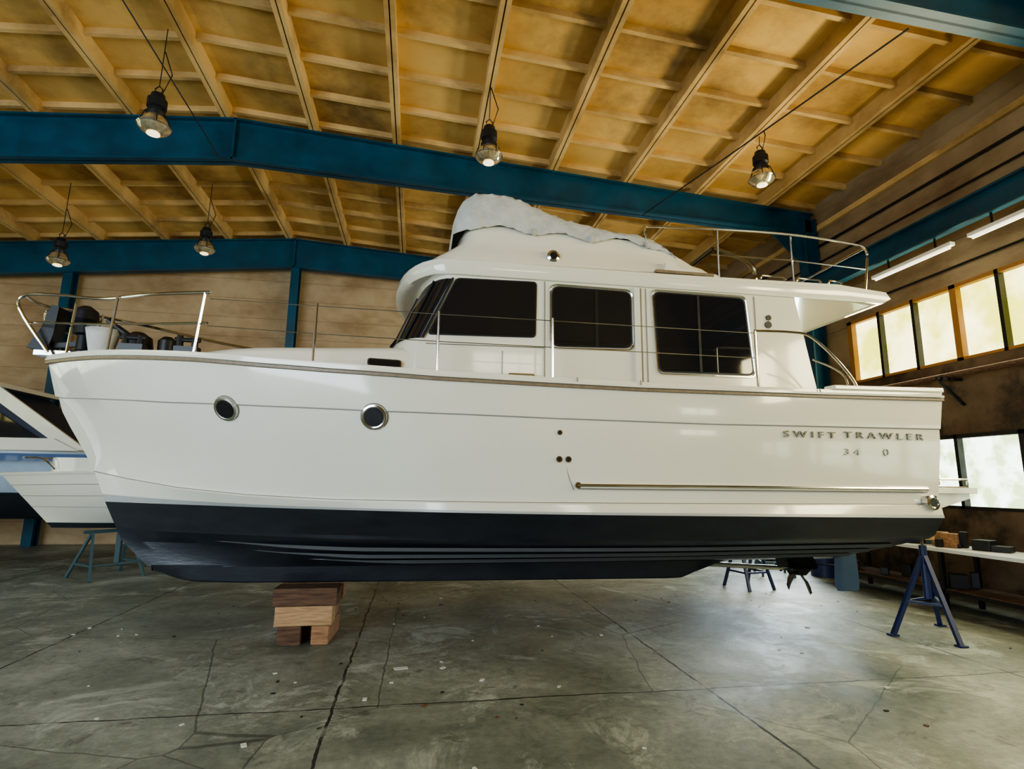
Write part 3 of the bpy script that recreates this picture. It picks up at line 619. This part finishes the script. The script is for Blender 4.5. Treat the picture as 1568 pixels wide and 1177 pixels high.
# ================================================================ supports
e=empty('timber_block_stack')
def piece(a,c,m,r,n,par=e):
    o=MB(); o.box(a,c,m,Matrix.Rotation(math.radians(r),3,'Z')); o.obj(n,par,smooth=False,bevel=.012)
piece((-1.50,7.08,0),(-1.24,7.75,.21),WOODD,2,'lower_timber_1'); piece((-1.10,7.08,0),(-.90,7.75,.21),WOOD,-3,'lower_timber_2'); piece((-1.24,7.3,.0),(-1.11,7.7,.18),WOODD,0,'lower_timber_3')
piece((-1.53,7.06,.212),(-.89,7.36,.43),WOODL,1,'middle_timber_1'); piece((-1.52,7.42,.212),(-.9,7.72,.43),WOOD,-1,'middle_timber_2')
piece((-1.56,7.05,.432),(-.84,7.38,.632),WOODD,-1,'upper_timber_1'); piece((-1.54,7.40,.432),(-.82,7.72,.636),WOOD,1,'upper_timber_2')
def trestle(c,h,m,rot=0,wid=.55,sp=.5):
    e=empty('trestle_stand',c); e.rotation_euler=(0,0,math.radians(rot)); g=MB()
    g.beam((-wid*.62,0,h-.03),(wid*.62,0,h-.03),.07,.06,m)
    for sx in (-1,1):
        for sy in (-1,1): g.beam((sx*wid*.42,sy*.02,h-.05),(sx*wid*.62,sy*sp,.0),.045,.045,m)
        g.beam((sx*wid*.56,-sp*.68,h*.3),(sx*wid*.56,sp*.68,h*.3),.035,.035,m)
    g.beam((-wid*.57,-sp*.7,h*.3),(wid*.57,-sp*.7,h*.3),.03,.03,m)
    g.obj('a_frame',e,smooth=False)
    return e
e=empty('boat_stand_tripod',(6.62,6.55,0)); g=MB()
g.tube([(0,0,.45),(0,0,1.12)],.045,BLUE,10); g.tube([(0,0,1.1),(0,0,1.2)],.02,CHR,8)
for fx,fy in ((-.52,.06),(-.12,-.50),(.55,.40)):
    g.beam((0,0,1.02),(fx,fy,.0),.05,.05,BLUE); g.box((fx-.05,fy-.05,0),(fx+.05,fy+.05,.02),BLUE)
g.beam((-.3,.03,.42),(-.07,-.29,.42),.03,.03,BLUE); g.beam((-.07,-.29,.42),(.32,.23,.42),.03,.03,BLUE); g.beam((-.3,.03,.42),(.32,.23,.42),.03,.03,BLUE)
g.box((-.36,-.06,1.2),(.14,.06,1.27),WOODL,Matrix.Rotation(math.radians(3),3,'Y')); g.obj('tripod_frame',e,smooth=False)
trestle((6.15,9.85,0),1.0,BLUE,10,.45,.33); trestle((8.0,12.6,0),.95,BLUE,30,.6,.4); trestle((7.6,11.2,0),.9,BLUE2,-20,.5,.35)
trestle((-5.75,12.2,0),.88,BLUE2,50,.75,.45)
e=empty('workbench'); g=MB(); g.box((8.1,5.4,.88),(8.95,10.2,.93),PAINTW); 
for x in (8.2,8.85):
    for y in (5.6,7.8,10.0): g.box((x-.03,y-.03,0),(x+.03,y+.03,.88),DARK)
g.box((8.17,5.6,.25),(8.23,10,.30),DARK); g.box((8.2,5.6,.3),(8.85,10,.32),WOODD); g.obj('table_frame',e,smooth=False)
g=MB(); 
for i in range(34):
    x=random.uniform(8.25,8.82); y=random.uniform(5.7,10.0); s=random.uniform(.04,.12); z0=random.choice([.932,.932,.322]); g.box((x-s,y-s,z0),(x+s,y+s,z0+random.uniform(.04,.25)),random.choice([WOODD,DARK,WOOD,DARK,BLUE2]),Matrix.Rotation(random.random(),3,'Z'))
g.obj('bench_clutter',e,smooth=False,bevel=.01)
e=empty('steel_drums'); g=MB()
for x,y,r,h,m in ((8.6,10.9,.29,.88,BLUE),(8.7,13.0,.29,.88,DARK)):
    g.lathe([(0,r),(.28*h,r),(.30*h,r+.015),(.32*h,r),(.63*h,r),(.65*h,r+.015),(.67*h,r),(h-.02,r),(h,r+.01),(h,r-.02)],(x,y,0),'z',m,24)
g.obj('drum_bodies',e)
e=empty('storage_rack'); g=MB()
for y in (13.9,15.4,16.9):
    for x in (8.0,8.8): g.box((x-.03,y-.03,0),(x+.03,y+.03,2.2),DARK)
for z in (.4,1.1,1.8): g.box((7.95,13.85,z),(8.85,16.95,z+.04),WOODD)
for i in range(26):
    z=random.choice((.44,1.14,1.84)); y=random.uniform(14,16.8); s=random.uniform(.08,.2); g.box((8.4-s,y-s,z),(8.4+s,y+s,z+random.uniform(.1,.35)),random.choice([WOODD,DARK,BLUE2,BLUE]))
g.obj('rack_frame',e,smooth=False)
g=MB()
for y in (4.6,6.4,8.2,10.0): g.beam((9.46,y,3.75),(8.95,y,3.75),.05,.05,DARK); g.beam((9.46,y,3.3),(9.0,y,3.72),.04,.04,DARK)
for x,z in ((9.05,3.80),(9.2,3.80),(9.33,3.81)): g.tube([(x,4.2,z),(x,10.3,z)],.03,WOODD,8)
g.obj('pipe_rack')

# ================================================================ background boats
def smallboat(name,x0,x1,cy,zk,zs,hbm,topm,botm,zp,strakes=True,rise=.0):
    e=empty(name); m=MB(); n=30; nr=10; sg=1 if x1>x0 else -1
    for side in (1,-1):
        R=[]
        for i in range(nr+1):
            t=i/nr; line=[]
            for k in range(n+1):
                s=k/n; xs=x0+ t*1.0*sg; x=xs+(x1-xs)*s
                z=(zs+rise*(1-s)**2)*(1-t)+zk*t
                hb=hbm*(1-(1-s)**2.4)*(1-t**2.6)+.03*min(1,s*5)
                if strakes: hb+=.04*(1-((t*5)%1)) *min(1,s*6)
                line.append((x,cy-side*hb,z))
            R.append(line)
        m.rings(R,topm,closed=False,mf=lambda i,k:(botm if zs*(1-(i+.5)/nr)+zk*(i+.5)/nr<zp else topm))
        if side==1: A=R[0]; tr1=[r[-1] for r in R]
        else: B=R[0]; tr2=[r[-1] for r in R]
        if strakes:
            for i in (2,4,6): m.tube([Vector(p)+Vector((0,-side*.0,0)) for p in R[i]],.008,STRIPE,4)
    m.rings([A,B],GEL2,closed=False); m.rings([tr1,tr2],topm,closed=False)
    m.tube(A,.03,GEL,6); m.tube(B,.03,GEL,6)
    m.obj('hull',e,ang=25); return e
e=smallboat('small_white_motorboat',-7.85,-2.8,12.3,.9,1.98,1.05,GEL,ANTI,1.03,rise=-.08)
g=MB(); g.rings([[Vector((x,12.3+(y-CY)*.5,z)) for x,y,z in ring(-3.6,-6.2,1.3,.7,zz)] for zz in (1.9,2.15,2.22)],GEL,cap1=True)
g.tube(smoothpts([(-6.6,11.7,2.0),(-6.9,11.8,2.2),(-7.5,12.3,2.22),(-6.9,12.8,2.2),(-6.6,12.9,2.0)],5),.015,CHR,6); g.obj('cabin_and_rail',e)
CRUI=mat('cruiser_gelcoat',(.46,.55,.64),.25,coat=.4,col2=(.38,.47,.58))
NAVY=mat('navy_canvas',(.012,.02,.045),.6)
BLUG=mat('cruiser_blue_stripe',(.02,.07,.22),.3,coat=.4)
e=smallboat('blue_cabin_cruiser',-4.2,-13.8,14.8,.9,2.42,1.3,CRUI,ANTI,1.55,False)
g=MB(); P=lambda poly,m,y0,y1:g.prism(poly,y0,y1,m)
P([(-13.5,2.42),(-13.5,3.72),(-9.3,3.78),(-7.45,2.42)],NAVY,13.75,15.85)
P([(-9.50,3.80),(-9.05,3.80),(-7.15,2.44),(-7.6,2.44)],GEL,13.68,13.76)
P([(-13.6,3.74),(-13.6,3.90),(-9.2,3.92),(-9.1,3.80)],GEL,13.68,15.92)
P([(-9.85,3.78),(-9.6,3.78),(-9.6,2.5),(-9.85,2.5)],GEL,13.70,13.76)
P([(-9.5,3.55),(-8.0,2.6),(-9.5,2.6)],GLASS,13.72,13.77)
P([(-13.6,2.42),(-13.6,2.68),(-7.8,2.68),(-7.3,2.42)],GEL,13.6,16.0)
P([(-13.6,2.14),(-13.6,2.34),(-6.6,2.34),(-6.6,2.20)],BLUG,13.44,13.56)
g.tube(smoothpts([(-7.2,13.9,2.45),(-6.9,13.9,2.95),(-5.0,14.4,3.0),(-4.4,14.8,2.95)],5),.02,CHR,6); g.tube([(-6.0,14.1,2.45),(-6,14.1,2.98)],.015,CHR,6); g.obj('cabin',e)
g=MB()
for x in (-11.5,-6.5): 
    for y in (14.2,15.4): g.beam((x,y,0),(x,y-.02,.95),.1,.1,BLUE2)
    g.beam((x,14.0,.88),(x,15.6,.88),.12,.12,BLUE2)
g.obj('cradle',e,smooth=False)

g=MB()
for i in range(110):
    x=random.uniform(-4,7.4); y=random.uniform(3.0,9.5); s=random.choice([.006,.008,.01,.012,.018]); 
    g.box((x-s*1.5,y-s,.0),(x+s*1.5,y+s,.004+s*.3),random.choice([PAPER,PAPER,WOODD,DARK]),Matrix.Rotation(random.random()*3,3,'Z'))
g.box((-.14,6.1,.0),(.0,6.17,.006),PAPER,Matrix.Rotation(.2,3,'Z')); g.obj('floor_debris',smooth=False)

# ================================================================ light & camera
W=D.worlds.new('World'); bpy.context.scene.world=W; W.use_nodes=True
bg=W.node_tree.nodes['Background']; bg.inputs[0].default_value=(.70,.85,1.0,1); bg.inputs[1].default_value=3.0
def area(name,loc,rot,sx,sy,p,col):
    l=D.lights.new(name,'AREA'); l.shape='RECTANGLE'; l.size=sx; l.size_y=sy; l.energy=p; l.color=col
    o=D.objects.new(name,l); o.location=loc; o.rotation_euler=[math.radians(a) for a in rot]; COL.objects.link(o); return o
area('daylight_window_right',(9.35,3.8,4.8),(0,90,0),1.3,13,800,(1,.88,.56))
area('daylight_window_rear',(9.35,14.3,2.2),(0,75,0),1.6,4.4,380,(.82,.93,1.0))
area('daylight_door_front',(-9.2,YF+.1,3.3),(-90,0,180),10,6.4,1000,(.76,.89,1.0))
cam=D.cameras.new('camera'); cam.sensor_width=36; cam.lens=850/1568*36; cam.clip_end=200
R=Matrix.Rotation(math.radians(-9.6),3,'Z')@Matrix.Rotation(math.radians(99.9),3,'X')@Matrix.Rotation(math.radians(.7),3,'Z')
co=D.objects.new('camera',cam); co.matrix_world=Matrix.Translation((0,0,1.88))@R.to_4x4(); COL.objects.link(co); bpy.context.scene.camera=co
vs=bpy.context.scene.view_settings
vs.view_transform='AgX'; vs.look='AgX - Medium High Contrast'; vs.exposure=.25
